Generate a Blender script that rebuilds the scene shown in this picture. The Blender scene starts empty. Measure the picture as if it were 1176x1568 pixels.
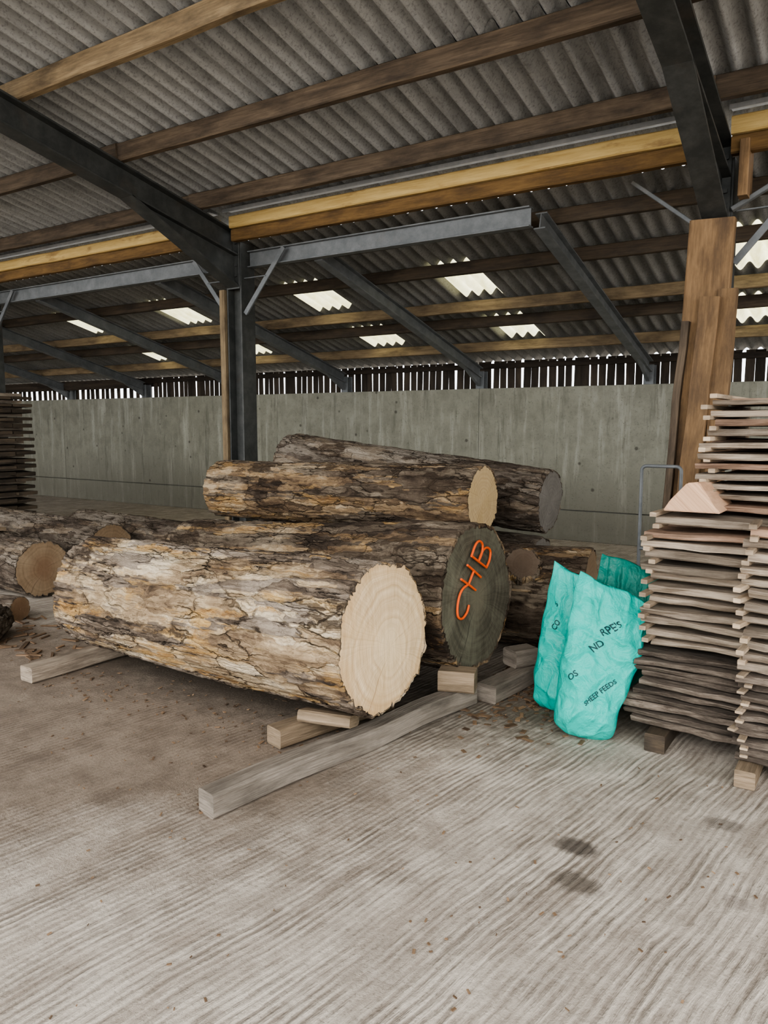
import bpy, bmesh, math, random
from mathutils import Vector, Matrix, noise, Euler
random.seed(7)
V=Vector
scene=bpy.context.scene
# ------------------------------------------------------------------ node helpers
class M:
    def __init__(s,name,rough=0.85,spec=0.3):
        s.m=bpy.data.materials.new(name); s.m.use_nodes=True
        s.nt=s.m.node_tree; s.b=s.nt.nodes['Principled BSDF']
        s.b.inputs['Roughness'].default_value=rough
        s.b.inputs['Specular IOR Level'].default_value=spec
        s.tc=s.nt.nodes.new('ShaderNodeTexCoord')
    def n(s,t,**kw):
        nd=s.nt.nodes.new(t)
        for k,v in kw.items(): setattr(nd,k,v)
        return nd
    def l(s,a,b): s.nt.links.new(a,b)
    def setin(s,sock,v):
        if isinstance(v,bpy.types.NodeSocket): s.l(v,sock)
        else:
            if hasattr(sock.default_value,'__len__') and len(sock.default_value)==4 and len(v)==3: v=(*v,1)
            sock.default_value=v
    def map(s,src='Object',scale=(1,1,1),rot=(0,0,0),loc=(0,0,0)):
        mp=s.n('ShaderNodeMapping'); 
        s.l(s.tc.outputs[src] if isinstance(src,str) else src,mp.inputs[0])
        mp.inputs['Scale'].default_value=scale; mp.inputs['Rotation'].default_value=rot; mp.inputs['Location'].default_value=loc
        return mp.outputs[0]
    def noise(s,vec,scale=5,detail=5,rough=.55,dist=0,out='Fac'):
        nd=s.n('ShaderNodeTexNoise'); s.l(vec,nd.inputs['Vector'])
        nd.inputs['Scale'].default_value=scale; nd.inputs['Detail'].default_value=detail
        nd.inputs['Roughness'].default_value=rough; nd.inputs['Distortion'].default_value=dist
        return nd.outputs[out]
    def vor(s,vec,scale=5,feature='F1',out='Distance',rnd=1.):
        nd=s.n('ShaderNodeTexVoronoi',feature=feature); s.l(vec,nd.inputs['Vector']); nd.inputs['Scale'].default_value=scale
        nd.inputs['Randomness'].default_value=rnd
        return nd.outputs[out]
    def ramp(s,fac,stops,interp='LINEAR'):
        nd=s.n('ShaderNodeValToRGB'); s.l(fac,nd.inputs[0]); cr=nd.color_ramp; cr.interpolation=interp
        while len(cr.elements)<len(stops): cr.elements.new(.5)
        for e,(p,c) in zip(cr.elements,stops):
            e.position=p; e.color=(c,c,c,1) if not hasattr(c,'__len__') else (*c,1)
        return nd.outputs[0]
    def mix(s,fac,a,b,blend='MIX'):
        nd=s.n('ShaderNodeMix',data_type='RGBA',blend_type=blend)
        s.setin(nd.inputs[0],fac); s.setin(nd.inputs[6],a); s.setin(nd.inputs[7],b); return nd.outputs[2]
    def math(s,op,a,b=0.0,c=0.0,clamp=False):
        nd=s.n('ShaderNodeMath',operation=op,use_clamp=clamp); s.setin(nd.inputs[0],a); s.setin(nd.inputs[1],b); s.setin(nd.inputs[2],c); return nd.outputs[0]
    def vmath(s,op,a,b=(0,0,0),out=0):
        nd=s.n('ShaderNodeVectorMath',operation=op); s.setin(nd.inputs[0],a); s.setin(nd.inputs[1],b)
        return nd.outputs['Value'] if out else nd.outputs[0]
    def attr(s,name):
        nd=s.n('ShaderNodeAttribute'); nd.attribute_name=name; return nd.outputs['Fac']
    def bump(s,h,strength=.5,dist=.01):
        nd=s.n('ShaderNodeBump'); nd.inputs['Strength'].default_value=strength; nd.inputs['Distance'].default_value=dist
        s.l(h,nd.inputs['Height']); s.l(nd.outputs[0],s.b.inputs['Normal']); return nd
    def color(s,c): s.setin(s.b.inputs['Base Color'],c)

def wood(name,light,dark,stain=None,rough=.8,grain=22,bump=.4,stain_amt=.5,along=1.6):
    m=M(name,rough)
    g=m.noise(m.map('UV',(along,grain,1)),1.0,6,.65,.4)
    g2=m.noise(m.map('UV',(along*3,grain*4,1)),1.0,4,.65,.2)
    c=m.mix(m.ramp(m.math('ADD',m.math('MULTIPLY',g,.6),m.math('MULTIPLY',g2,.4)),[(.38,0.),(.62,1.)]),dark,light)
    st=m.noise(m.map('UV',(2.2,7,1)),1.0,6,.65)
    if stain: c=m.mix(m.ramp(st,[(.5-.1*stain_amt,0.),(.68,.9)]),c,stain)
    kn=m.vor(m.map('UV',(3.2,14,1)),1.0); c=m.mix(m.ramp(kn,[(.06,.7),(.14,0.)]),c,dark)
    isl=m.n('ShaderNodeNewGeometry').outputs['Random Per Island']
    hsv=m.n('ShaderNodeHueSaturation'); m.l(c,hsv.inputs['Color'])
    m.l(m.math('MULTIPLY_ADD',isl,.8,.6),hsv.inputs['Value']); 
    m.color(hsv.outputs[0]); m.bump(m.math('ADD',g,g2),bump,.008)
    return m.m
# ------------------------------------------------------------------ materials
def mat_floor():
    m=M('concrete_floor_mat',.85,.3)
    ang=math.radians(9)
    O=m.map('Object'); 
    wob=m.vmath('MULTIPLY',m.vmath('SUBTRACT',m.noise(O,1.3,3,.5,out='Color'),(.5,.5,.5)),(.08,.05,0))
    P=m.map(m.vmath('ADD',O,wob),(1,1,1),(0,0,ang))
    g1=m.noise(m.map(P,(32,1.5,1)),1.0,4,.6,.15)
    g2=m.noise(m.map(P,(85,4.5,1)),1.0,4,.7,.1)
    wv=m.n('ShaderNodeTexWave',wave_type='BANDS',bands_direction='X'); m.l(m.map(P,(1,.4,1)),wv.inputs[0])
    wv.inputs['Scale'].default_value=11; wv.inputs['Distortion'].default_value=2.2; wv.inputs['Detail'].default_value=4; wv.inputs['Detail Scale'].default_value=3.; wv.inputs['Detail Roughness'].default_value=.7
    big=m.noise(O,.7,5,.6); mid=m.noise(O,5,7,.7); fine=m.noise(O,70,5,.75); mid2=m.noise(m.map(P,(5,1.4,1)),1.5,6,.7)
    gmask=m.ramp(m.noise(m.map(P,(2.6,1.1,1)),1.4,6,.7),[(.38,.12),(.60,1.)])
    gr=m.math('ADD',m.math('MULTIPLY',g1,.44),m.math('ADD',m.math('MULTIPLY',g2,.40),m.math('MULTIPLY',wv.outputs['Fac'],.16)))
    gr=m.math('MULTIPLY_ADD',m.math('SUBTRACT',gr,.5),gmask,.5)
    sep=m.n('ShaderNodeSeparateXYZ'); m.l(m.tc.outputs['Object'],sep.inputs[0])
    dx=m.math('MULTIPLY',m.math('ADD',sep.outputs[0],3.75),.58); dy=m.math('ADD',sep.outputs[1],-2.40)
    d=m.math('SQRT',m.math('ADD',m.math('MULTIPLY',dx,dx),m.math('MULTIPLY',dy,dy)))
    d=m.math('ADD',d,m.math('MULTIPLY',m.math('ADD',m.noise(O,1.8,7,.7),-.5),1.3))
    dirt=m.ramp(m.math('MULTIPLY',d,.5),[(.48,1.),(.72,0.)])
    lw=m.ramp(m.math('ADD',gr,m.math('MULTIPLY',m.math('ADD',mid,-.5),.40)),[(.40,0.),(.58,1.)])
    conc=m.mix(lw,(.185,.15,.117),(.60,.535,.455))
    conc=m.mix(m.ramp(big,[(.35,0.),(.7,1.)]),conc,m.mix(.35,conc,(.62,.56,.48)))
    conc=m.mix(m.math('MULTIPLY',m.ramp(mid2,[(.46,0.),(.70,1.)]),.6),conc,(.25,.20,.158))
    conc=m.mix(m.math('MULTIPLY',m.ramp(mid,[(.30,1.),(.42,0.)]),.5),conc,(.68,.62,.54))
    dc=m.mix(m.ramp(mid,[(.3,0.),(.7,1.)]),(.115,.086,.063),(.25,.196,.148))
    dc=m.mix(m.math('MULTIPLY',lw,.2),dc,(.40,.335,.27))
    c=m.mix(m.math('MULTIPLY',dirt,.93),conc,dc)
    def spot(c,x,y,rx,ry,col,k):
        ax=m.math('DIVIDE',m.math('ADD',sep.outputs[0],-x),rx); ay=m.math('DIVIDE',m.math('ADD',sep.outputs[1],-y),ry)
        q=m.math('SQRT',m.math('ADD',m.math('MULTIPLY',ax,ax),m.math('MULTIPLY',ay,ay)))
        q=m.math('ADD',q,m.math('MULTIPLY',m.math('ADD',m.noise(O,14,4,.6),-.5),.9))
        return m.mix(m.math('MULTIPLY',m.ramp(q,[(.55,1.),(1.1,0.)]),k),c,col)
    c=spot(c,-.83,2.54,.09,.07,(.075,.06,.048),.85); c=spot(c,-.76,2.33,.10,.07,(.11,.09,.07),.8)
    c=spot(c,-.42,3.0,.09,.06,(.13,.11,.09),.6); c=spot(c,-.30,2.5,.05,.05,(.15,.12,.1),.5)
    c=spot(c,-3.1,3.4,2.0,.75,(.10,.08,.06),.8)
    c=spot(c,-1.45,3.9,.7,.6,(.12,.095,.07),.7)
    c=m.mix(m.ramp(fine,[(.30,.55),(.45,0.)]),c,(.09,.075,.06))
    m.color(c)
    h=m.math('ADD',m.math('MULTIPLY',gr,m.math('SUBTRACT',1.3,m.math('MULTIPLY',dirt,1.0))),m.math('MULTIPLY',fine,.22))
    h=m.math('ADD',h,m.math('MULTIPLY',mid,.4))
    m.bump(h,.85,.03)
    return m.m
def mat_wall():
    m=M('precast_concrete_mat',.9)
    P=m.map('Object'); big=m.noise(P,.6,5,.6); mid=m.noise(P,4,8,.7); fine=m.noise(P,45,4,.7)
    st=m.noise(m.map('Object',(5,5,.5)),1.5,6,.7)
    c=m.mix(big,(.20,.198,.16),(.335,.33,.275)); c=m.mix(m.ramp(mid,[(.4,0.),(.7,.7)]),c,(.155,.15,.12))
    c=m.mix(m.ramp(st,[(.52,0.),(.72,.75)]),c,(.45,.445,.385))
    c=m.mix(m.ramp(m.noise(m.map('Object',(7,7,.8)),1.1,6,.7),[(.56,0.),(.72,.75)]),c,(.09,.087,.07))
    c=m.mix(m.ramp(fine,[(.28,.8),(.42,0.)]),c,(.10,.10,.08))
    sep=m.n('ShaderNodeSeparateXYZ'); m.l(P,sep.inputs[0])
    low=m.math('ADD',sep.outputs[2],m.math('MULTIPLY',m.math('SUBTRACT',mid,.5),1.4))
    c=m.mix(m.ramp(low,[(.2,.6),(1.1,0.)]),c,(.12,.112,.088))
    sp=m.vor(P,3.5); c=m.mix(m.math('MULTIPLY',m.ramp(sp,[(.05,1.),(.10,0.)]),.75),c,(.06,.055,.045))
    m.color(c); m.bump(m.math('ADD',fine,mid),.35,.01); return m.m
def mat_sheet(name,c1,c2,c3):
    m=M(name,.8,.3); P=m.map('Object'); a=m.noise(P,.8,4); b=m.noise(m.map('Object',(7,1,1)),1.5,6,.7); f=m.noise(P,50,3,.7)
    c=m.mix(a,c1,c2); c=m.mix(m.ramp(b,[(.45,0.),(.72,.8)]),c,c3); c=m.mix(m.ramp(f,[(.3,.5),(.5,0.)]),c,(.08,.075,.07))
    m.color(c); m.bump(f,.15,.004); return m.m
def mat_steel(name,c1,c2,rough=.55):
    m=M(name,rough,.5); P=m.map('Object'); a=m.noise(P,7,6,.7); b=m.noise(P,2,4)
    c=m.mix(m.ramp(a,[(.4,0.),(.7,1.)]),c1,c2); c=m.mix(m.ramp(b,[(.6,0.),(.8,.5)]),c,(.13,.09,.06)); m.color(c)
    m.b.inputs['Metallic'].default_value=.2; m.bump(a,.15,.003); return m.m
def mat_skylight():
    m=M('translucent_roof_sheet_mat',.6)
    t=m.n('ShaderNodeBsdfTranslucent'); d=m.n('ShaderNodeBsdfDiffuse'); mx=m.n('ShaderNodeMixShader')
    P=m.map('Object',(3,1,1)); c=m.mix(m.ramp(m.noise(P,3,6,.7),[(.35,0.),(.7,1.)]),(.95,.90,.60),(.62,.56,.26))
    m.l(c,t.inputs[0]); d.inputs[0].default_value=(.6,.6,.5,1); mx.inputs[0].default_value=.15
    m.l(t.outputs[0],mx.inputs[1]); m.l(d.outputs[0],mx.inputs[2]); m.l(mx.outputs[0],m.nt.nodes['Material Output'].inputs[0]); return m.m
def mat_bark(name,wood_pal,bark_pal,black=.60,stretch=.26,cell=15.,crk=.75,yellow=0.):
    m=M(name,.92,.15); O=m.map('Object')
    w1=m.vmath('MULTIPLY',m.vmath('SUBTRACT',m.noise(O,6,4,.6,out='Color'),(.5,.5,.5)),(.35,.07,.07))
    D=m.vmath('ADD',O,w1); P=m.map(D,(stretch,1,1)); Pf=m.map(D,(.07,1,1))
    c1=m.n('ShaderNodeSeparateColor'); m.l(m.vor(P,cell,out='Color'),c1.inputs[0]); e1=m.vor(P,cell,'DISTANCE_TO_EDGE')
    c2=m.n('ShaderNodeSeparateColor'); m.l(m.vor(P,cell*2.6,out='Color'),c2.inputs[0]); e2=m.vor(P,cell*2.6,'DISTANCE_TO_EDGE')
    fib=m.noise(Pf,85,5,.7,.3); fib2=m.noise(Pf,22,6,.7,.5); mid=m.noise(O,9,7,.7); big=m.noise(m.map('Object',(.5,1,1)),2.6,4,.6,.6)
    t=m.math('ADD',m.math('MULTIPLY',c1.outputs[0],.26),m.math('MULTIPLY',c2.outputs[0],.10))
    t=m.math('ADD',t,m.math('MULTIPLY',mid,.38)); t=m.math('ADD',t,m.math('MULTIPLY',fib2,.46))
    t=m.math('ADD',t,m.math('MULTIPLY',m.math('SUBTRACT',big,.5),.9))
    wp=m.ramp(t,[(p,c) for p,c in zip((.34,.45,.54,.62,.70,.80),wood_pal)])
    bp=m.ramp(t,[(p,c) for p,c in zip((.36,.5,.62,.76),bark_pal)])
    if yellow:
        yl=m.ramp(m.noise(m.map(D,(.22,1,1)),7,6,.7,.3,),[(.51,0.),(.60,yellow)])
        wp=m.mix(yl,wp,m.mix(m.ramp(fib2,[(.35,0.),(.62,1.)]),(.30,.145,.045),(.66,.44,.18)))
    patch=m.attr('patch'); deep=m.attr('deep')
    pf=m.ramp(m.math('ADD',patch,m.math('MULTIPLY',m.math('ADD',m.noise(P,16,5,.7),-.5),.9)),[(.38,0.),(.62,1.)])
    c=m.mix(pf,wp,bp)
    c=m.mix(m.ramp(fib,[(.34,.6),(.52,0.)]),c,m.mix(.75,c,(.04,.028,.018)))
    crm=m.ramp(m.noise(O,3.5,3),[(.42,.10),(.62,1.)])
    ck1=m.math('MULTIPLY',m.ramp(e1,[(.008,1.),(.045,0.)]),m.math('MULTIPLY',crm,crk)); ck2=m.math('MULTIPLY',m.ramp(e2,[(.02,1.),(.09,0.)]),m.math('MULTIPLY',crm,crk*.5))
    c=m.mix(ck1,c,(.045,.032,.022)); c=m.mix(ck2,c,(.06,.043,.03))
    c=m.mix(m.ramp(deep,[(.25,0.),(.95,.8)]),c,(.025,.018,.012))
    blk=m.ramp(m.noise(m.map(D,(.4,1,1)),4.2,7,.72,.4),[(black,0.),(black+.05,.85)])
    c=m.mix(blk,c,m.mix(fib2,(.02,.015,.011),(.10,.07,.048)))
    m.color(c)
    h=m.math('ADD',m.math('MULTIPLY',fib,.5),m.math('MULTIPLY',fib2,.8)); h=m.math('ADD',h,m.math('MULTIPLY',mid,.5))
    h=m.math('SUBTRACT',h,m.math('ADD',ck1,m.math('MULTIPLY',ck2,.5))); m.bump(h,1.,.022); return m.m
def mat_end(name,c1,c2,crack,ring_freq=90,ring_amt=.35,crack_amt=.5,mott=None,mott_amt=.4,saw=.3,heart=None,off=(0,0,0),rimc=None,rim_r=.3):
    m=M(name,.8,.2); O0=m.map('Object',(0,1,1)); O=m.map('Object',(0,1,1),loc=off); 
    warp=m.vmath('MULTIPLY',m.vmath('SUBTRACT',m.noise(O,4,3,.5,out='Color'),(.5,.5,.5)),(0,.10,.10))
    Pw=m.vmath('ADD',O,warp); r=m.vmath('LENGTH',Pw,out=1)
    cb=m.n('ShaderNodeCombineXYZ'); m.l(r,cb.inputs[0]); 
    rn=m.noise(m.vmath('MULTIPLY',cb.outputs[0],(ring_freq,0,0)),1.0,4,.8)
    rings=m.math('MULTIPLY_ADD',m.math('SINE',m.math('MULTIPLY',r,ring_freq*3.5)),.5,.5)
    rg=m.math('ADD',m.math('MULTIPLY',rings,.3),m.math('MULTIPLY',m.ramp(rn,[(.35,0.),(.65,1.)]),.7))
    c=m.mix(m.math('MULTIPLY',rg,ring_amt),c1,c2)
    mo=m.noise(O,6,6,.65)
    if mott: c=m.mix(m.math('MULTIPLY',m.ramp(mo,[(.42,0.),(.64,1.)]),mott_amt),c,mott)
    if heart: c=m.mix(m.ramp(r,[(.05,.8),(.16,0.)]),c,heart)
    if rimc:
        r0=m.math('ADD',m.vmath('LENGTH',O0,out=1),m.math('MULTIPLY',m.math('SUBTRACT',mo,.5),.12))
        c=m.mix(m.ramp(r0,[(rim_r-.05,0.),(rim_r+.04,.75)]),c,rimc)
    dirn=m.vmath('NORMALIZE',Pw); ck=m.noise(dirn,9,4,.7); ck2=m.noise(Pw,7,4,.6)
    cm=m.math('MULTIPLY',m.ramp(ck,[(.33,1.),(.37,0.)]),m.ramp(ck2,[(.42,0.),(.55,1.)]))
    ray=m.noise(dirn,38,3,.7); c=m.mix(m.math('MULTIPLY',m.ramp(ray,[(.35,1.),(.55,0.)]),.32),c,crack)
    c=m.mix(m.math('MULTIPLY',cm,crack_amt),c,crack)
    rot=m.map('Object',(0,40,6),(.6,0,0)); sw=m.noise(rot,1.,4,.6)
    c=m.mix(m.math('MULTIPLY',m.ramp(sw,[(.35,1.),(.6,0.)]),saw*.5),c,m.mix(.5,c,crack))
    m.color(c); h=m.math('ADD',m.math('MULTIPLY',sw,saw),m.math('SUBTRACT',m.math('MULTIPLY',mo,.3),cm)); m.bump(m.math('ADD',h,m.math('MULTIPLY',rg,.25)),.5,.008); return m.m

FLOOR=mat_floor(); WALL=mat_wall()
SHEET=mat_sheet('fibre_cement_sheet_mat',(.34,.345,.34),(.50,.505,.495),(.20,.20,.195))
SHEETL=mat_sheet('lean_to_sheet_mat',(.24,.245,.24),(.36,.36,.35),(.15,.15,.14))
SHEETW=mat_sheet('dark_cladding_mat',(.05,.045,.04),(.08,.07,.06),(.03,.028,.025))
STEELD=mat_steel('dark_painted_steel_mat',(.045,.048,.046),(.085,.087,.082))
STEELG=mat_steel('grey_steel_mat',(.13,.14,.145),(.21,.22,.225))
GALV=mat_steel('galvanised_mat',(.36,.385,.41),(.5,.52,.54),.4)
SKYL=mat_skylight()
PURL=wood('purlin_timber_mat',(.135,.10,.068),(.06,.045,.032),(.037,.028,.021))
PURLG=wood('golden_lit_timber_mat',(.28,.21,.125),(.155,.112,.066),(.075,.056,.037))  # purlin wood with daylight painted into the colour; also plain brown packing timber
PURLD=wood('dark_timber_mat',(.10,.075,.05),(.05,.038,.028),(.03,.025,.02))
SLAT=wood('slat_timber_mat',(.06,.045,.032),(.03,.023,.017),(.02,.016,.013))
YEL=wood('yellow_timber_mat',(.64,.47,.20),(.46,.31,.115),(.26,.16,.07),.7,16,stain_amt=-.6)
YELD=wood('brown_timber_mat',(.30,.18,.07),(.17,.10,.04),(.09,.055,.03),.8,16)
POSTW=wood('post_timber_mat',(.30,.19,.10),(.16,.10,.053),(.09,.06,.038),.85,14,.5)
OLD=wood('weathered_beam_mat',(.30,.26,.215),(.15,.125,.10),(.08,.068,.055),bump=.8)
OLDB=wood('bearer_mat',(.33,.25,.17),(.17,.125,.08),(.10,.075,.05),bump=.7)
GREYW=wood('grey_plank_mat',(.45,.375,.29),(.24,.19,.145),(.11,.086,.065),.9,30,.9)
PINKW=wood('brown_plank_mat',(.41,.275,.19),(.235,.15,.105),(.11,.075,.055),.9,30,.8)
WEDGE=wood('fresh_offcut_mat',(.52,.34,.225),(.36,.22,.14),(.26,.155,.095),.85,26,.6,-.5)
BARKW=wood('waney_bark_mat',(.25,.205,.165),(.09,.07,.055),(.04,.031,.025),.95,40,1.,.3,9)
STICK=wood('sticker_mat',(.50,.40,.29),(.31,.23,.155),(.16,.12,.085))
BARK1=mat_bark('pale_peeled_bark_mat',[(.08,.055,.037),(.20,.14,.09),(.33,.24,.15),(.44,.33,.21),(.56,.44,.29),(.67,.56,.41)],[(.045,.034,.026),(.13,.10,.076),(.235,.185,.14),(.35,.29,.23)],.58,.26,12.,.85,.85)
BARK2=mat_bark('brown_peeled_bark_mat',[(.04,.027,.019),(.12,.08,.05),(.22,.152,.094),(.29,.20,.115),(.39,.28,.17),(.50,.39,.26)],[(.032,.024,.018),(.09,.066,.048),(.16,.124,.09),(.26,.21,.155)],.565,.26,13.,.8,.6)
BARK3=mat_bark('grey_log_bark_mat',[(.05,.038,.028),(.12,.088,.063),(.20,.155,.113),(.26,.205,.15),(.33,.27,.205),(.40,.34,.27)],[(.045,.035,.027),(.11,.086,.067),(.185,.152,.12),(.28,.24,.195)],.60)
END1=mat_end('fresh_cut_end_mat',(.86,.68,.45),(.46,.28,.14),(.34,.20,.09),42,.72,.7,(.72,.51,.29),.55,.8,(.82,.64,.41),(0,.03,.05),(.52,.33,.16),.32)
END2=mat_end('weathered_dark_end_mat',(.14,.126,.088),(.05,.045,.034),(.013,.011,.01),44,.95,.95,(.20,.188,.135),.6,.3,(.18,.158,.11))
END3=mat_end('tan_cut_end_mat',(.62,.47,.27),(.44,.30,.15),(.20,.12,.06),70,.7,.5,(.50,.36,.17),.5,.4)
END4=mat_end('grey_cut_end_mat',(.25,.23,.205),(.15,.137,.12),(.06,.05,.04),60,.7,.8,(.32,.30,.27),.4,.4)
END5=mat_end('brown_cut_end_mat',(.30,.215,.135),(.18,.12,.07),(.07,.045,.028),60,.7,.7,(.36,.275,.18),.5,.3,(.20,.12,.07))
END6=mat_end('dull_knot_mat',(.19,.14,.10),(.10,.07,.05),(.04,.03,.02),90,.9,.7,(.24,.19,.145),.5,.3,(.10,.07,.048))
PAINT=M('orange_spray_paint_mat',.7); PAINT.color((.85,.12,.02)); PAINT=PAINT.m
def mat_bag(name,c1,c2):
    m=M(name,.42,.4); P=m.map('Object'); w=m.noise(P,7,5,.6,2.); a=m.noise(P,3,3)
    d=m.ramp(m.noise(P,5,7,.75),[(.60,0.),(.78,.4)])
    m.color(m.mix(d,m.mix(a,c1,c2),(.12,.22,.18)))
    v=m.vor(m.map(m.vmath('ADD',P,m.vmath('MULTIPLY',m.noise(P,4,3,out='Color'),(.25,.25,.25))),(1,1,.6)),7,'DISTANCE_TO_EDGE')
    m.bump(m.math('ADD',m.math('ADD',w,m.math('MULTIPLY',m.ramp(v,[(0.,1.),(.25,0.)]),.35)),m.math('MULTIPLY',m.noise(P,26,4,.6,2.),.2)),.6,.025); return m.m
BAG=mat_bag('teal_plastic_mat',(.004,.42,.35),(.012,.54,.46)); BAGD=mat_bag('dark_teal_plastic_mat',(.004,.17,.13),(.008,.26,.20))
INK=M('black_print_mat',.6); INK.color((.008,.04,.045)); INK=INK.m
CHIP=wood('wood_chip_mat',(.26,.17,.10),(.12,.075,.045),(.06,.04,.028))

# ------------------------------------------------------------------ mesh helpers
def mk(name,bm,mats,smooth=False,recalc=True,parent=None):
    if recalc: bmesh.ops.recalc_face_normals(bm,faces=bm.faces)
    me=bpy.data.meshes.new(name); bm.to_mesh(me); bm.free()
    for m in mats: me.materials.append(m)
    if smooth:
        for p in me.polygons: p.use_smooth=True
    o=bpy.data.objects.new(name,me); scene.collection.objects.link(o)
    if parent: o.parent=parent
    return o
def beam(bm,p0,p1,w,h,mi=0,up=(0,0,1),seg=1,jit=0.,cham=.004,wane=0.):
    uv=bm.loops.layers.uv.verify(); p0=V(p0); p1=V(p1); d=p1-p0; L=d.length; x=d.normalized(); up=V(up)
    if abs(x.dot(up))>.98: up=V((0,1,0))
    s=x.cross(up).normalized(); u=s.cross(x)
    a,b=w/2,h/2; c=min(cham,a*.4,b*.4)
    prof=[(a,-b+c),(a,b-c),(a-c,b),(-a+c,b),(-a,b-c),(-a,-b+c),(-a+c,-b),(a-c,-b)]
    per=[0]; 
    for i in range(8):
        q,r=prof[i],prof[(i+1)%8]; per.append(per[-1]+math.hypot(q[0]-r[0],q[1]-r[1]))
    ou,ov=random.random()*30,random.random()*30; sd=random.random()*100
    rings=[]
    for k in range(seg+1):
        t=k/seg; ctr=p0+d*t; row=[]
        if jit: ctr=ctr+s*noise.noise(V((t*L*2+sd,0,0)))*jit+u*noise.noise(V((t*L*2+sd,9,0)))*jit
        for (py,pz) in prof:
            if wane: py=py+math.copysign(wane,py)*noise.noise(V((t*L*9+sd,math.copysign(3,py),pz*30)))
            row.append(bm.verts.new(ctr+s*py+u*pz))
        rings.append(row)
    for k in range(seg):
        for i in range(8):
            j=(i+1)%8
            f=bm.faces.new((rings[k][i],rings[k][j],rings[k+1][j],rings[k+1][i])); f.material_index=mi
            t0,t1=k/seg*L,(k+1)/seg*L
            for lp,(a_,b_) in zip(f.loops,((t0,per[i]),(t0,per[i+1]),(t1,per[i+1]),(t1,per[i]))): lp[uv].uv=(a_+ou,b_+ov)
    for row in (rings[0],rings[-1]):
        f=bm.faces.new(row); f.material_index=mi
        for lp,(py,pz) in zip(f.loops,prof): lp[uv].uv=(py*2+ou,pz*1.5+ov)
def ibeam(bm,p0,p1,depth,width,tf=.014,tw=.01,mi=0,up=(0,0,1)):
    p0=V(p0);p1=V(p1);x=(p1-p0).normalized();up=V(up)
    s=x.cross(up).normalized();u=s.cross(x)
    for sg in (1,-1): beam(bm,p0+u*sg*(depth/2-tf/2),p1+u*sg*(depth/2-tf/2),width,tf,mi,u,cham=.002)
    beam(bm,p0,p1,tw,depth-tf*2+.004,mi,u,cham=.001)
def tube(name,paths,rad,mat,parent=None,cyc=False,res=4):
    cu=bpy.data.curves.new(name,'CURVE'); cu.dimensions='3D'; cu.bevel_depth=rad; cu.bevel_resolution=res; cu.use_fill_caps=True
    for pts in paths:
        sp=cu.splines.new('POLY'); sp.points.add(len(pts)-1)
        for p,q in zip(sp.points,pts): p.co=(*q,1)
    cu.materials.append(mat); o=bpy.data.objects.new(name,cu); scene.collection.objects.link(o)
    dg=bpy.context.evaluated_depsgraph_get(); me=bpy.data.meshes.new_from_object(o.evaluated_get(dg)); bpy.data.objects.remove(o)
    o=bpy.data.objects.new(name,me); scene.collection.objects.link(o)
    for p in me.polygons: p.use_smooth=True
    if parent: o.parent=parent
    return o
# ------------------------------------------------------------------ layout constants (metres)
YE=6.0; XL,XR=-16.4,4.0; YW=9.5
POSTS=[-10.22,-5.65,-1.08,3.49]
def zp(y): return 3.385+.21*(YE-y)          # underside of main purlins
def zs(y): return zp(y)+.15+.042            # main sheeting
def zl(y): return 2.46+.268*(YW-y)           # lean-to sheeting
bm=bmesh.new(); bmesh.ops.create_grid(bm,x_segments=8,y_segments=8,size=30); mk('floor',bm,[FLOOR])
bm=bmesh.new()
levels=[(0,.385),(.395,1.96)]
xs=[-16.4]+[-13.8+2.29*2*i for i in range(0,4)]+[4.0]
for a,b in zip(xs[:-1],xs[1:]):
    for z0,z1 in levels:
        beam(bm,((a+.003),YW+.06,(z0+z1)/2),((b-.003),YW+.06,(z0+z1)/2),.12,z1-z0,0,cham=.006)
mk('wall_back',bm,[WALL])
bm=bmesh.new(); beam(bm,(XL-.06,-1,1.2),(XL-.06,YW+.1,1.2),.1,2.4,0); 
for i in range(70):
    y=-1+i*.15; beam(bm,(XL,y+.07,2.3),(XL,y+.07,zs(min(y,6))+.1 if y<6 else zl(y)),.13,.03,1,up=(1,0,0))
mk('wall_left',bm,[WALL,SHEETW])
def corr(bm,x0,x1,y0,y1,zf,pitch=.146,amp=.030,off=0.,ns=12,rows=2):
    n=max(2,int((x1-x0)/pitch*ns)); prev=None
    for r in range(rows+1):
        y=y0+(y1-y0)*r/rows; row=[]
        for i in range(n+1):
            x=x0+(x1-x0)*i/n; row.append(bm.verts.new((x,y,zf(y)+off*(1-r/rows)+amp*math.sin(2*math.pi*x/pitch)+.004*noise.noise(V((x*.7,y,3))))))
        if prev:
            for i in range(n): bm.faces.new((prev[i],prev[i+1],row[i+1],row[i]))
        prev=row
py=[5.41-.9*i for i in range(0,9)]
bm=bmesh.new()
ys=[6.12,4.5,2.7,.9,-.9,-2.2]
for k,(b,a) in enumerate(zip(ys[:-1],ys[1:])):
    corr(bm,XL,XR,a,b+.14 if k else b,zs,off=-.014,amp=.042)
mk('ceiling',bm,[SHEET],smooth=True,recalc=False)
bm=bmesh.new()
cols=[-1.15,-3.80,-5.78,-8.15,-10.15]
sky=[(c-.26,c+.26,y0,y1) for c in cols for y0,y1 in ((7.08,7.80),(8.44,9.04))]
xb=sorted(set([XL,XR]+[v for s in sky for v in s[:2]])); yb=[6.06,7.08,7.80,8.44,9.04,9.95]
for xa,xc in zip(xb[:-1],xb[1:]):
    for ya,yc in zip(yb[:-1],yb[1:]):
        if any(abs(xa-s[0])<1e-4 and abs(ya-s[2])<1e-4 for s in sky): continue
        corr(bm,xa,xc,ya,yc,zl,rows=1,amp=.034)
mk('ceiling.001',bm,[SHEETL],smooth=True,recalc=False)
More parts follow.
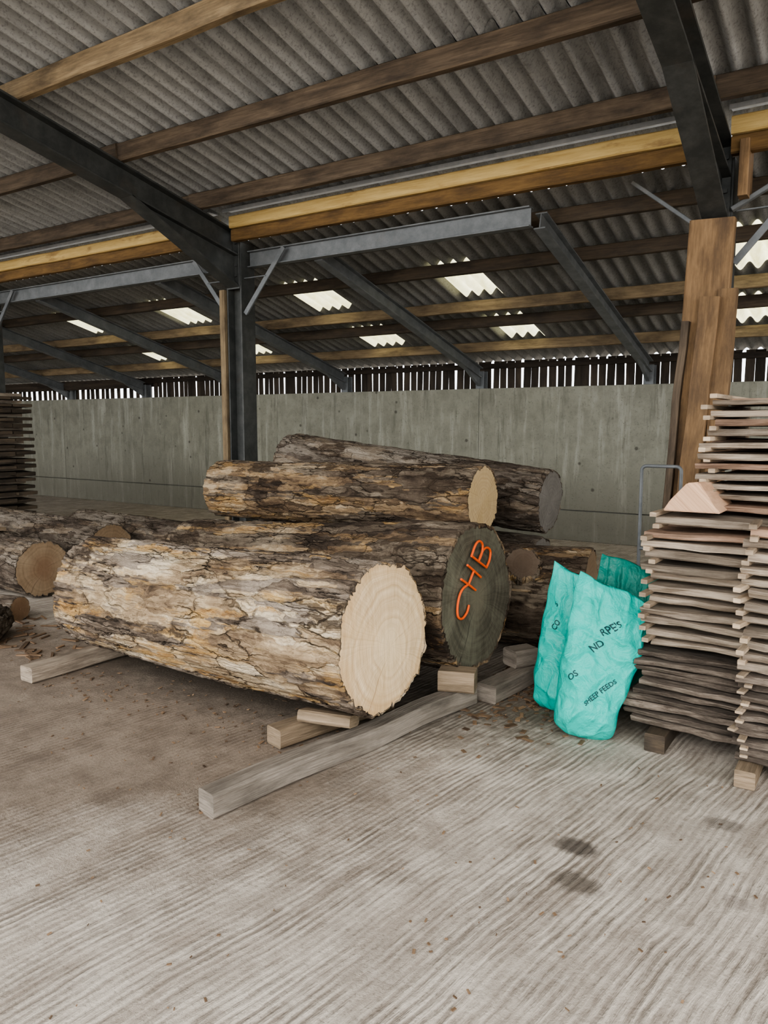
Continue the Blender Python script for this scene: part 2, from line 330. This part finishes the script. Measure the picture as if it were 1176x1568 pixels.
for i,s in enumerate(sky):
    bm=bmesh.new(); corr(bm,*s,zl,rows=1,amp=.034); mk(f'window_{i+1}',bm,[SKYL],smooth=True,recalc=False)
# slatted boarding above wall
bm=bmesh.new(); x=-16.3; YS=YW+.30
while x<3.9:
    w=.095+random.uniform(-.012,.012); t=random.uniform(-.012,.012)
    beam(bm,(x+w/2,YS,1.80),(x+w/2+t,YS,2.335),w,.018,0,up=(0,1,0)); x+=w+(random.choice([.05,.07,.09]) if x<-11.5 else random.choice([.008,.014,.02,.028]))
beam(bm,(-16.3,YS-.03,2.27),(3.9,YS-.03,2.27),.04,.07,0)
beam(bm,(-16.3,YS+.03,2.25),(-11.3,YS+.03,2.25),.02,.16,0)
mk('slatted_boarding',bm,[SLAT])
bm=bmesh.new(); 
for i in range(3): beam(bm,(-16.3,YW+.04,2.17+i*.055),(-11.7,YW+.04,2.17+i*.055),.02,.06,0)
mk('dark_cladding_board',bm,[SLAT])
# main purlins
for i,y in enumerate(py):
    bm=bmesh.new(); segs=[(-16.3,-10.22),(-10.22,-5.65),(-5.65,-1.08),(-1.08,3.9)]
    for a,b in segs:
        o=random.uniform(-.012,.012); beam(bm,(a-.05,y+o,zp(y)+.075),(b+.05,y+o,zp(y)+.075),.07,.145,0,seg=10,jit=.012,cham=.008)
    mk('roof_purlin',bm,[PURLG if i==2 else PURL])  # one purlin looks lit by its golden colour, the rest stay dark brown
bm=bmesh.new()
for a,b in ((-16.3,-10.3),(-10.1,-5.73),(-5.55,-1.17),(-.99,3.9)):
    beam(bm,(a,5.72,3.560),(b,5.72,3.560),.12,.006,0); beam(bm,(a,5.66,3.546),(b,5.66,3.546),.006,.032,0)
mk('valley_gutter',bm,[GALV])
for a,b in ((-16.3,-10.32),(-10.12,-5.75),(-5.56,-1.17),(-.99,3.9)):
    bm=bmesh.new()
    beam(bm,(a,5.80,3.465),(b,5.80,3.465),.09,.115,0,seg=16,jit=.008,cham=.01)
    beam(bm,(a,5.82,3.345),(b,5.82,3.345),.08,.115,1,seg=16,jit=.008,cham=.01)
    mk('timber_eave_beam',bm,[YEL,YELD])
# portal frames
def wedge(bm,x,y0,y1,ztop0,ztop1,zb0,zb1,w,mi=0):
    vs=[bm.verts.new((x+sx*w/2,y,z)) for sx in (-1,1) for (y,z) in ((y0,ztop0),(y1,ztop1),(y1,zb1),(y0,zb0))]
    for idx in ((0,1,2,3),(7,6,5,4),(0,4,5,1),(1,5,6,2),(2,6,7,3),(3,7,4,0)):
        f=bm.faces.new([vs[i] for i in idx]); f.material_index=mi
def portal(X):
    bm=bmesh.new(); d=.23
    y0,y1=-1.5,6.02
    ibeam(bm,(X,y0,zp(y0)-d/2-.005),(X,y1,zp(y1)-d/2-.005),d,.165,.016,.012)
    wedge(bm,X,4.6,5.92,zp(4.6)-d+.02,zp(5.92)-d+.02,zp(4.6)-d,2.86,.05)
    beam(bm,(X,4.6,zp(4.6)-d),(X,5.92,2.86),.165,.018,0,cham=.002)
    ibeam(bm,(X,6.0,0),(X,6.0,3.30),.20,.20,.016,.012,up=(1,0,0))
    beam(bm,(X,5.9,2.85),(X,5.9,3.37),.17,.02,0,up=(0,1,0))
    for z in (2.98,3.08,3.2,3.3):
        for sx in (-.05,.05): beam(bm,(X+sx,5.885,z),(X+sx,5.87,z),.03,.03,0)
    beam(bm,(X,6,.0),(X,6,.02),.3,.3,0)
    return mk('portal_frame',bm,[STEELD])
for X in POSTS: portal(X)
for X in (-5.795,-10.365):
    bm=bmesh.new(); beam(bm,(X,5.93,0),(X,5.93,2.85),.07,.12,0,up=(0,1,0),seg=10,jit=.006); mk('post_packing_timber',bm,[PURLG if X>-6 else PURLD])
for a,b in ((-16.3,-10.34),(-10.1,-5.77),(-5.53,-2.50)):
    bm=bmesh.new(); ibeam(bm,(a,6.02,3.145),(b,6.02,3.145),.16,.09,.012,.01); mk('steel_eave_beam',bm,[STEELG])
for X in POSTS[:3]:
    bm=bmesh.new()
    for sg in (-1,1):
        if X>-2 and sg<0: continue
        beam(bm,(X+sg*.12,5.93,2.60),(X+sg*.62,5.95,3.20),.05,.012,0,up=(0,1,0)); beam(bm,(X+sg*.12,5.955,2.60),(X+sg*.62,5.965,3.20),.012,.03,0,up=(0,1,0))
        beam(bm,(X+sg*.12,5.94,2.95),(X+sg*.40,5.94,2.95),.03,.01,0)
    mk('knee_brace',bm,[STEELG])
for X in [-16.1,-13.8,-11.55,-9.25,-6.98,-4.70,-2.45,-.12,2.2]:
    bm=bmesh.new(); f=lambda y: zl(y)-.14-.035-.075
    ibeam(bm,(X,6.09,f(6.09)),(X,9.62,f(9.62)),.14,.10,.012,.009)
    wedge(bm,X,9.15,9.6,f(9.15)-.06,f(9.6)-.06,f(9.15)-.07,2.0,.04)
    ibeam(bm,(X,9.70,0),(X,9.70,2.2),.13,.12,.012,.009,up=(0,1,0))
    mk('lean_to_rafter',bm,[STEELG])
for y in (6.35,7.02,7.90,8.34,9.10):
    bm=bmesh.new(); beam(bm,(-16.3,y,zl(y)-.102),(3.9,y,zl(y)-.102),.065,.12,0,seg=30,jit=.010,cham=.006); mk('lean_to_purlin',bm,[PURLG if y in(7.9,9.1) else PURLD])  # purlins at the skylights' lower edges have the skylight glow painted in
# right timber-clad post
bm=bmesh.new()
beam(bm,(-1.20,5.80,0),(-1.08,5.80,2.88),.29,.10,0,up=(0,1,0),seg=12,jit=.02,cham=.01)
beam(bm,(-1.02,5.74,.0),(-.96,5.76,2.40),.12,.08,0,up=(0,1,0),seg=12,jit=.02)
beam(bm,(-1.22,5.70,0),(-1.06,5.70,2.35),.13,.06,0,up=(0,1,0),seg=12,jit=.02)
beam(bm,(-1.34,5.74,0),(-1.22,5.74,2.2),.05,.10,1,up=(0,1,0),seg=12,jit=.02)
beam(bm,(-.90,5.84,3.0),(-.90,5.84,3.36),.06,.2,0,up=(0,1,0))
mk('timber_clad_post',bm,[POSTW,PURL])
bm=bmesh.new()
beam(bm,(-.98,5.88,2.95),(-.35,5.88,3.28),.05,.03,0); beam(bm,(-1.2,6.05,2.88),(-1.72,6.1,3.30),.05,.03,0)
mk('bracket_braces',bm,[STEELG])

# ------------------------------------------------------------------ logs
def smooth(a,b,x): t=max(0,min(1,(x-a)/(b-a))); return t*t*(3-2*t)
def log(name,A,B,rA,rB,seed,bark,end,nu=140,nv=120,patch_bias=0.,furrow=.010,lump=.05,squash=1.0,bend=.0,flare=0.,rim=.03,plate=.010,flute=.02):
    A=V(A);B=V(B);L=(B-A).length;x=(B-A).normalized();y=V((0,0,1)).cross(x).normalized();z=x.cross(y)
    mw=Matrix((x,y,z)).transposed().to_4x4(); mw.translation=A
    bm=bmesh.new(); pl=bm.verts.layers.float.new('patch'); dl=bm.verts.layers.float.new('deep')
    sd=seed*13.7; rings=[]; N=noise.noise
    for i in range(nu+1):
        s=i/nu; X=s*L; row=[]; R0=rA+(rB-rA)*s + flare*max(0,(s-.75)/.25)**2
        by=bend*math.sin(s*math.pi)
        for j in range(nv):
            th=2*math.pi*j/nv; c,sn=math.cos(th),math.sin(th); q=R0/.35
            lum=N(V((X*.9+sd,c*.9,sn*.9)))+.5*N(V((X*.5+sd,c*2.6,sn*2.6)))+.25*N(V((X*3+sd,c*5,sn*5)))
            fl=N(V((X*.35+sd,c*3.4,sn*3.4+3)))
            pn=N(V((X*.9+sd,c*2.4,sn*2.4+5)))+.7*N(V((X*2.4+sd,c*6.5,sn*6.5)))+.5*N(V((X*5+sd,c*16,sn*16)))+.25*N(V((X*18+sd,c*36,sn*36)))+patch_bias
            p=smooth(-.08,.08,pn)
            fr=N(V((X*2.6+sd,c*15*q,sn*15*q)))+.5*N(V((X*8+sd,c*34*q,sn*34*q)))
            ridge=1-min(1,abs(fr)*3.4)
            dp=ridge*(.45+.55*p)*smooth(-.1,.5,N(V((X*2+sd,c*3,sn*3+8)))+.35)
            R=R0*(1+lump*lum+flute*fl)+plate*p-furrow*dp*dp+.006*N(V((X*9+sd,c*38,sn*38)))+.010*N(V((X*3+sd,c*11,sn*11+2)))
            if i==0 or i==nu: R-=.004
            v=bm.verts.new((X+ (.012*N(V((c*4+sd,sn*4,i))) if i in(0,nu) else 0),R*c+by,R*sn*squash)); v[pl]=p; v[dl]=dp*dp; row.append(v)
        rings.append(row)
    for i in range(nu):
        for j in range(nv):
            k=(j+1)%nv; f=bm.faces.new((rings[i][j],rings[i][k],rings[i+1][k],rings[i+1][j])); f.smooth=True
    for row,sg in ((rings[0],-1),(rings[-1],1)):
        prev=row; K=10; cx=sum((v.co for v in row),V())/nv
        for k in range(1,K):
            t=1-(rim if k==1 else rim+(1-rim)*(k-1)/(K-1)); cur=[]
            for j,v in enumerate(row):
                jj=1+ (.4*rim*N(V((j*.35,seed,1))) if k==1 else 0)
                q=cx+(v.co-cx)*t*jj; q.x=cx.x+sg*.004*N(V((q.y*8,q.z*8,sd))); w=bm.verts.new(q); w[pl]=.9; w[dl]=0.5; cur.append(w)
            for j in range(nv):
                m=(j+1)%nv; f=bm.faces.new((prev[j],prev[m],cur[m],cur[j])); f.material_index=0 if k==1 else 1; f.smooth=False
            prev=cur
        c=bm.verts.new(cx)
        for j in range(nv): f=bm.faces.new((prev[j],prev[(j+1)%nv],c)); f.material_index=1
    o=mk(name,bm,[bark,end]); o.matrix_world=mw; return o
log('peeled_oak_log',(-1.855,2.87,.53),(-4.04,2.98,.465),.345,.325,1,BARK1,END1,nu=320,nv=260,patch_bias=-.10,furrow=.024,lump=.05,bend=.02,rim=.026,plate=.013,flute=.045)
log('weathered_dark_end_log',(-1.83,3.76,.55),(-4.10,3.80,.45),.412,.345,2,BARK2,END2,nu=240,nv=190,patch_bias=-.05,furrow=.024,lump=.05,rim=.05)
log('upper_log',(-2.35,4.90,.955),(-4.93,4.95,.925),.240,.235,3,BARK2,END3,nu=240,nv=160,patch_bias=-.15,furrow=.018,lump=.06,rim=.04,flute=.05)
log('upper_log_grey_end',(-2.15,5.68,.90),(-4.75,5.72,1.08),.24,.29,4,BARK3,END4,nu=180,nv=130,patch_bias=.1,furrow=.020,lump=.07,flare=.03,rim=.04)
L5=log('stacked_log',(-1.55,4.87,.345),(-3.15,4.60,.33),.33,.31,5,BARK2,END5,nu=160,nv=140,patch_bias=.2,furrow=.026,lump=.05)
log('stacked_log',(-3.35,4.87,.335),(-5.0,4.87,.33),.32,.31,6,BARK3,END5,nu=100,nv=100,patch_bias=.3,furrow=.016)
log('stacked_log',(-2.2,5.62,.31),(-4.9,5.62,.35),.30,.34,8,BARK3,END4,nu=100,nv=100,patch_bias=.3,furrow=.016)
st=log('branch_stub_cut',(-1.90,4.55,.61),(-1.97,4.75,.42),.115,.16,21,BARK2,END6,nu=24,nv=60,furrow=.006,rim=.12)
bpy.context.view_layer.update()
st.parent=L5; st.matrix_parent_inverse=L5.matrix_world.inverted()
# left group
log('small_log',(-6.0,3.87,.255),(-8.2,4.05,.27),.24,.26,11,BARK3,END5,nu=110,nv=110,patch_bias=.35,furrow=.018,lump=.06)
log('small_log',(-6.25,4.75,.27),(-8.9,4.85,.29),.25,.27,12,BARK3,END5,nu=90,nv=90,patch_bias=.35,furrow=.018,lump=.06)
log('small_log',(-5.65,5.4,.25),(-7.6,5.4,.27),.24,.25,13,BARK3,END5,nu=80,nv=80,patch_bias=.35,furrow=.018)
log('firewood_chunk',(-5.0,2.75,.10),(-5.3,3.05,.10),.10,.09,15,BARK3,END5,nu=30,nv=50,patch_bias=.4)
log('firewood_chunk',(-5.45,3.3,.09),(-5.75,3.25,.09),.09,.08,16,BARK3,END5,nu=30,nv=50,patch_bias=.4)
# spray painted letters on log end
px=lambda a,b:(-1.83+.012, 3.76+(a-730)*.0078, .555-(b-915)*.00357)
strokes=[[(712,890),(705,893),(700,901),(697,917),(698,932),(704,938),(711,932),(714,922)],
 [(702,878),(713,890),(724,903)],[(711,860),(721,872),(732,886)],[(713,890),(721,872)],
 [(717,848),(728,860),(741,874)],[(717,848),(723,833),(729,829),(734,836),(733,849),(728,860)],[(728,860),(735,845),(742,843),(747,850),(746,863),(741,874)]]
def curve(pts,n=6):
    out=[]; P=[pts[0]]+pts+[pts[-1]]
    for i in range(1,len(P)-2):
        for k in range(n):
            t=k/n; out.append(tuple(.5*((2*P[i][d])+(-P[i-1][d]+P[i+1][d])*t+(2*P[i-1][d]-5*P[i][d]+4*P[i+1][d]-P[i+2][d])*t*t+(-P[i-1][d]+3*P[i][d]-3*P[i+1][d]+P[i+2][d])*t**3) for d in (0,1)))
    out.append(pts[-1]); return out
tube('spray_painted_letters',[[px(*p) for p in curve(s)] for s in strokes],.0065,PAINT,res=2)
# ------------------------------------------------------------------ bearers, blocks
def one(name,items,mats):
    bm=bmesh.new()
    for it in items: beam(bm,*it[:4],**it[4])
    return mk(name,bm,mats)
one('floor_beam',[((-2.10,1.98,.052),(-1.80,3.62,.052),.10,.10,dict(seg=16,jit=.014,cham=.008))],[OLD])
one('floor_beam',[((-1.72,3.66,.052),(-1.62,4.5,.052),.12,.10,dict(seg=10,jit=.012,cham=.008))],[OLD])
one('timber_bearer',[((-2.30,2.60,.05),(-2.12,3.3,.05),.11,.09,dict(seg=8,jit=.01,cham=.008))],[OLDB])
one('timber_bearer',[((-4.10,2.5,.05),(-4.05,4.2,.05),.12,.09,dict(seg=12,jit=.012,cham=.008))],[GREYW])
one('log_chock',[((-2.24,2.74,.128),(-1.98,2.80,.128),.12,.055,dict(seg=4,jit=.01,cham=.012,up=(0,.25,1)))],[OLDB])
one('log_chock',[((-1.90,3.47,.160),(-1.72,3.53,.160),.13,.11,dict(seg=4,jit=.01,cham=.012))],[OLDB])
one('log_chock',[((-1.74,4.01,.155),(-1.66,4.15,.155),.13,.10,dict(seg=4,jit=.01,cham=.012))],[OLD])
one('log_chock',[((-4.1,3.48,.14),(-3.9,3.5,.14),.13,.09,dict(seg=4,jit=.01,cham=.012))],[OLD])
one('loose_plank',[((-1.62,4.36,.06),(-1.36,4.24,.14),.12,.04,dict(seg=4,jit=.01)),((-1.6,4.33,.02),(-1.36,4.38,.02),.12,.035,dict(seg=4,jit=.01))],[OLDB])
# ------------------------------------------------------------------ sawn board stacks
def stack(name,x0,yf,z0,length,width,layers,pitch,thick,mats,ang=-4,nb=3,wane=.012,over=.03,stick=True,stx=(.02,.75,1.5)):
    bm=bmesh.new(); R=Matrix.Rotation(math.radians(ang),4,'Z'); O=V((x0,yf,0))
    def T(p): return O+R@V(p)
    for k in range(layers):
        z=z0+k*pitch
        bw=width/nb
        for b in range(nb):
            sh=random.uniform(-over,over); fy=random.uniform(-.03,.022) if b==0 else 0
            mi=random.choice([0,0,0,1]) if b==0 else 1
            th=thick*random.uniform(.65,1.0); tl=random.uniform(-.006,.006)
            beam(bm,T((sh,bw*(b+.5)+fy,z+th/2+tl)),T((length+sh,bw*(b+.5)+fy,z+th/2-tl)),bw-.012,th,mi,seg=26,jit=.014,cham=.006,wane=wane if b==0 else 0.)
        if stick and pitch-thick>.006:
            for sx in stx:
                if sx<length: beam(bm,T((sx+random.uniform(-.03,.03),-.03+random.uniform(-.045,.02),z+thick+(pitch-thick)/2)),T((sx,width,z+thick+(pitch-thick)/2)),.03,pitch-thick+.004,2,cham=.002)
    return mk(name,bm,mats)
MT=[GREYW,PINKW,STICK]; MB=[BARKW,BARKW,STICK]
bm=bmesh.new()
for x in (-.80,-.1,.6,1.3): beam(bm,(x,3.5,.045),(x,4.6,.045),.09,.085,0)
mk('stack_bearers',bm,[PURLD])
stack('waney_slab_stack',-.93,3.58,.10,2.4,.9,10,.036,.030,MB,nb=3,wane=.03,over=.04,stick=True,stx=(.03,1.2))
stack('sawn_board_stack',-.89,3.60,.47,2.4,.9,12,.052,.036,MT,nb=3,wane=.03,stx=(.02,.55,1.2))
stack('sawn_board_stack',-.70,3.78,1.10,2.2,.75,11,.048,.032,[GREYW,PINKW,STICK],nb=3,wane=.03,over=.04,stx=(.02,.35,.8,1.4))
bm=bmesh.new()
for x in (-.40,.3,1.0): beam(bm,(x,3.34,.040),(x,3.6,.040),.08,.075,0)
mk('stack_bearers',bm,[OLDB])
stack('waney_slab_stack',-.45,3.42,.085,1.9,.15,10,.038,.031,MB,nb=1,wane=.03,over=.02,stx=(.02,1.2))
stack('sawn_board_stack',-.45,3.42,.47,1.9,.15,12,.052,.036,MT,nb=1,wane=.03,over=.02,stx=(.01,.5,1.2))
bm=bmesh.new(); pr=[(-.13,0),(.115,0),(.09,.03),(.02,.135),(-.03,.13),(-.10,.05)]
f0=[bm.verts.new((-.70+a,3.60,1.105+b)) for a,b in pr]; f1=[bm.verts.new((-.68+a*.9,3.95,1.105+b*.9)) for a,b in pr]
bm.faces.new(f0); bm.faces.new(f1[::-1])
for i in range(6): bm.faces.new((f0[i],f0[(i+1)%6],f1[(i+1)%6],f1[i]))
uv=bm.loops.layers.uv.verify()
for f in bm.faces:
    for lp in f.loops: lp[uv].uv=(lp.vert.co.y,lp.vert.co.x+lp.vert.co.z)
bmesh.ops.bevel(bm,geom=bm.edges[:],offset=.005,segments=2,affect='EDGES')
mk('wedge_offcut',bm,[WEDGE])
stack('dark_plank_stack',-10.6,5.0,.0,1.55,.8,22,.085,.05,[PURLD,PURLD,GREYW],ang=0,nb=3,stx=(.1,1.3))
one('loose_plank',[((-8.6,4.0,.565),(-6.7,3.9,.54),.14,.03,dict(seg=8,jit=.01))],[OLDB])
# ------------------------------------------------------------------ sack truck frame
root=bpy.data.objects.new('sack_truck',None); scene.collection.objects.link(root); root.location=(-1.17,5.0,0)
def arc(cx,cz,r,a0,a1,y,n=6): return [(cx+r*math.cos(math.radians(a0+(a1-a0)*i/n)),y,cz+r*math.sin(math.radians(a0+(a1-a0)*i/n))) for i in range(n+1)]
pts=[(-.12,0,.1)]+arc(-.09,1.20,.03,180,90,0)+arc(.09,1.20,.03,90,0,0)+[(.12,0,.1)]
tube('frame',[pts,[(-.12,0,.35),(.12,0,.35)],[(-.12,0,.7),(.12,0,.7)]],.011,STEELG,root)
bm=bmesh.new(); beam(bm,(-.14,-.1,.02),(.14,-.1,.02),.2,.01,0)
for sx in (-.17,.17): 
    bmesh.ops.create_cone(bm,cap_ends=True,segments=24,radius1=.1,radius2=.1,depth=.04,matrix=Matrix.Translation((sx,.08,.1))@Matrix.Rotation(math.pi/2,4,'Y'))
beam(bm,(-.17,.08,.1),(.17,.08,.1),.02,.02,0)
mk('wheels_and_toe_plate',bm,[STEELD],parent=root)
# ------------------------------------------------------------------ bags
class Bag:
    def __init__(s,W,H,T,seed,bot=.8): s.W,s.H,s.T,s.sd,s.bot=W,H,T,seed,bot
    def w(s,v): return s.W/2*(s.bot+(1-s.bot)*min(1,v*1.25)+.05*math.sin(math.pi*min(1,v*1.1)))*(1-.35*max(0,(.07-v)/.07)**2)
    def t(s,v): 
        b=min(1,(v/.16))**.5 if v<.16 else 1.
        top=max(0,1-v)**.75
        return s.T/2*b*top*(1.25-.2*v)+.005
    def wr(s,x,z):
        v=z/s.H; n=noise.noise(V((x*6+s.sd,z*4,0)))*.028
        r=1-abs(noise.noise(V((x*10+z*6+s.sd,z*7-x*5,2))))*2.2
        r2=1-abs(noise.noise(V((x*22+s.sd,z*12,5))))*2.4
        r3=1-abs(noise.noise(V((x*20+z*3+s.sd,z*2.5,7))))*2.2
        return n+max(0,r)**2*.014+max(0,r2)**2*.003+max(0,r3)**2*.024*max(0,v-.45)*1.8
    def yf(s,x,z,sg=-1):
        v=min(.999,max(0.001,z/s.H)); w=s.w(v); k=min(.999,abs(x)/w)
        c=k**(1/.75); y=s.t(v)*math.sqrt(max(0,1-c*c))
        return sg*(y+s.wr(x,z)*min(1,y/.03))
    def warp(s,p):
        x,y,z=p; v=z/s.H
        z2=z-.10*max(0,v-.55)*(x/s.W*2+.2)*s.H*1.0+.045*noise.noise(V((x*9+s.sd,1,1)))*max(0,v-.82)/.18
        y2=y+.08*noise.noise(V((x*5+s.sd,v*2,4)))*max(0,v-.5)*2
        return V((x+.022*noise.noise(V((v*6+s.sd,math.copysign(2,x)*min(1,abs(x)*8),0))),y2,z2))
def bag(name,loc,rot,W=.40,H=.68,T=.20,seed=0,mat=BAG,texts=(),bot=.8):
    b=Bag(W,H,T,seed,bot); bm=bmesh.new(); nv,na=110,150; rows=[]
    for i in range(nv+1):
        v=i/nv; row=[]; w=b.w(v)
        for j in range(na):
            a=2*math.pi*j/na; c=math.cos(a); x=w*math.copysign(abs(c)**.75,c); 
            y=b.yf(x,v*H,-1 if math.sin(a)<0 else 1)
            row.append(bm.verts.new(b.warp((x,y,v*H))))
        rows.append(row)
    for i in range(nv):
        for j in range(na):
            k=(j+1)%na; bm.faces.new((rows[i][j],rows[i][k],rows[i+1][k],rows[i+1][j]))
    bm.faces.new(rows[0][::-1]); bm.faces.new(rows[-1])
    o=mk(name,bm,[mat],smooth=True); o.location=loc; o.rotation_euler=rot
    for ti,(txt,lx,lz,size,ang) in enumerate(texts):
        cu=bpy.data.curves.new('t','FONT'); cu.body=txt; cu.size=size; cu.align_x='CENTER'; cu.resolution_u=4; cu.offset=.0006
        to=bpy.data.objects.new('t',cu); scene.collection.objects.link(to)
        dg=bpy.context.evaluated_depsgraph_get(); me=bpy.data.meshes.new_from_object(to.evaluated_get(dg)); bpy.data.objects.remove(to)
        me.materials.clear(); me.materials.append(INK)
        bb=bmesh.new(); bb.from_mesh(me)
        bmesh.ops.triangulate(bb,faces=bb.faces)
        for _ in range(2): bmesh.ops.subdivide_edges(bb,edges=[e for e in bb.edges if e.calc_length()>.007],cuts=1)
        bmesh.ops.triangulate(bb,faces=bb.faces)
        ca,sa=math.cos(math.radians(ang)),math.sin(math.radians(ang))
        for v in bb.verts:
            x,y=v.co.x*ca-v.co.y*sa+lx,v.co.x*sa+v.co.y*ca+lz; v.co=b.warp((x,b.yf(x,y)-.003,y))
        bb.to_mesh(me); bb.free(); t=bpy.data.objects.new(f'print_{ti+1}',me); scene.collection.objects.link(t); t.parent=o
    return o
rd=math.radians
bag('feed_sack',(-1.15,3.50,.0),(rd(-10),rd(12),rd(16)),.37,.74,.24,1,BAG,[("SHEEP FEEDS",.045,.24,.032,50),("RPE'S",.02,.54,.045,50),("ND",-.01,.44,.045,50),("OS",-.09,.28,.04,50)],.72)
bag('feed_sack',(-1.36,3.76,.0),(rd(-8),rd(9),rd(14)),.33,.72,.2,5,BAG,[("CO",-.08,.44,.035,60),("S",-.09,.54,.035,60)])
bag('feed_sack',(-1.15,4.05,.0),(rd(-4),rd(8),rd(10)),.40,.76,.2,9,BAGD)
# ------------------------------------------------------------------ debris
bm=bmesh.new()
def chip(x,y,s,k=1.):
    a=random.random()*math.pi; d=V((math.cos(a),math.sin(a),0)); L=s*random.uniform(.5,1.3)
    p=V((x,y,.004)); beam(bm,p-d*L/2,p+d*L/2+V((0,0,random.uniform(0,.004)*k)),s*random.uniform(.3,.7)/k,.003*k,0,cham=.001)
for i in range(480):
    x=random.uniform(-4.6,.6); y=random.uniform(.7,3.6); chip(x,y,random.uniform(.005,.016))
for i in range(320):
    chip(random.gauss(-1.55,.15),random.gauss(3.95,.28),random.uniform(.015,.05))
for i in range(160):
    chip(random.uniform(-4.0,-2.0),random.gauss(2.7,.15),random.uniform(.006,.025))
for i in range(120):
    t=random.random(); chip(-2.16+.30*t+random.gauss(0,.03),1.98+1.6*t,random.uniform(.008,.025))
for i in range(90):
    chip(random.uniform(-6.0,-4.3),random.gauss(3.1,.28),random.uniform(.04,.16),2.5)
mk('wood_debris',bm,[CHIP])
# ------------------------------------------------------------------ light
w=bpy.data.worlds.new('overcast_sky'); scene.world=w; w.use_nodes=True; nt=w.node_tree; bg=nt.nodes['Background']
bg.inputs[0].default_value=(.97,.985,1,1); bg.inputs[1].default_value=3.4
sun=bpy.data.lights.new('sun','SUN'); sun.energy=1.6; sun.angle=rd(60); sun.color=(1,.96,.90)
so=bpy.data.objects.new('sun',sun); scene.collection.objects.link(so); so.rotation_euler=(rd(55),0,rd(25))
# ------------------------------------------------------------------ camera
cam=bpy.data.cameras.new('camera'); co=bpy.data.objects.new('camera',cam); scene.collection.objects.link(co)
co.location=(0,0,1.5); co.rotation_euler=(rd(90-6.6),0,rd(33)); cam.sensor_fit='VERTICAL'; cam.sensor_height=36; cam.lens=27.05; cam.clip_start=.05
scene.camera=co
scene.view_settings.view_transform='AgX'; scene.view_settings.look='AgX - Medium High Contrast'; scene.view_settings.exposure=.2
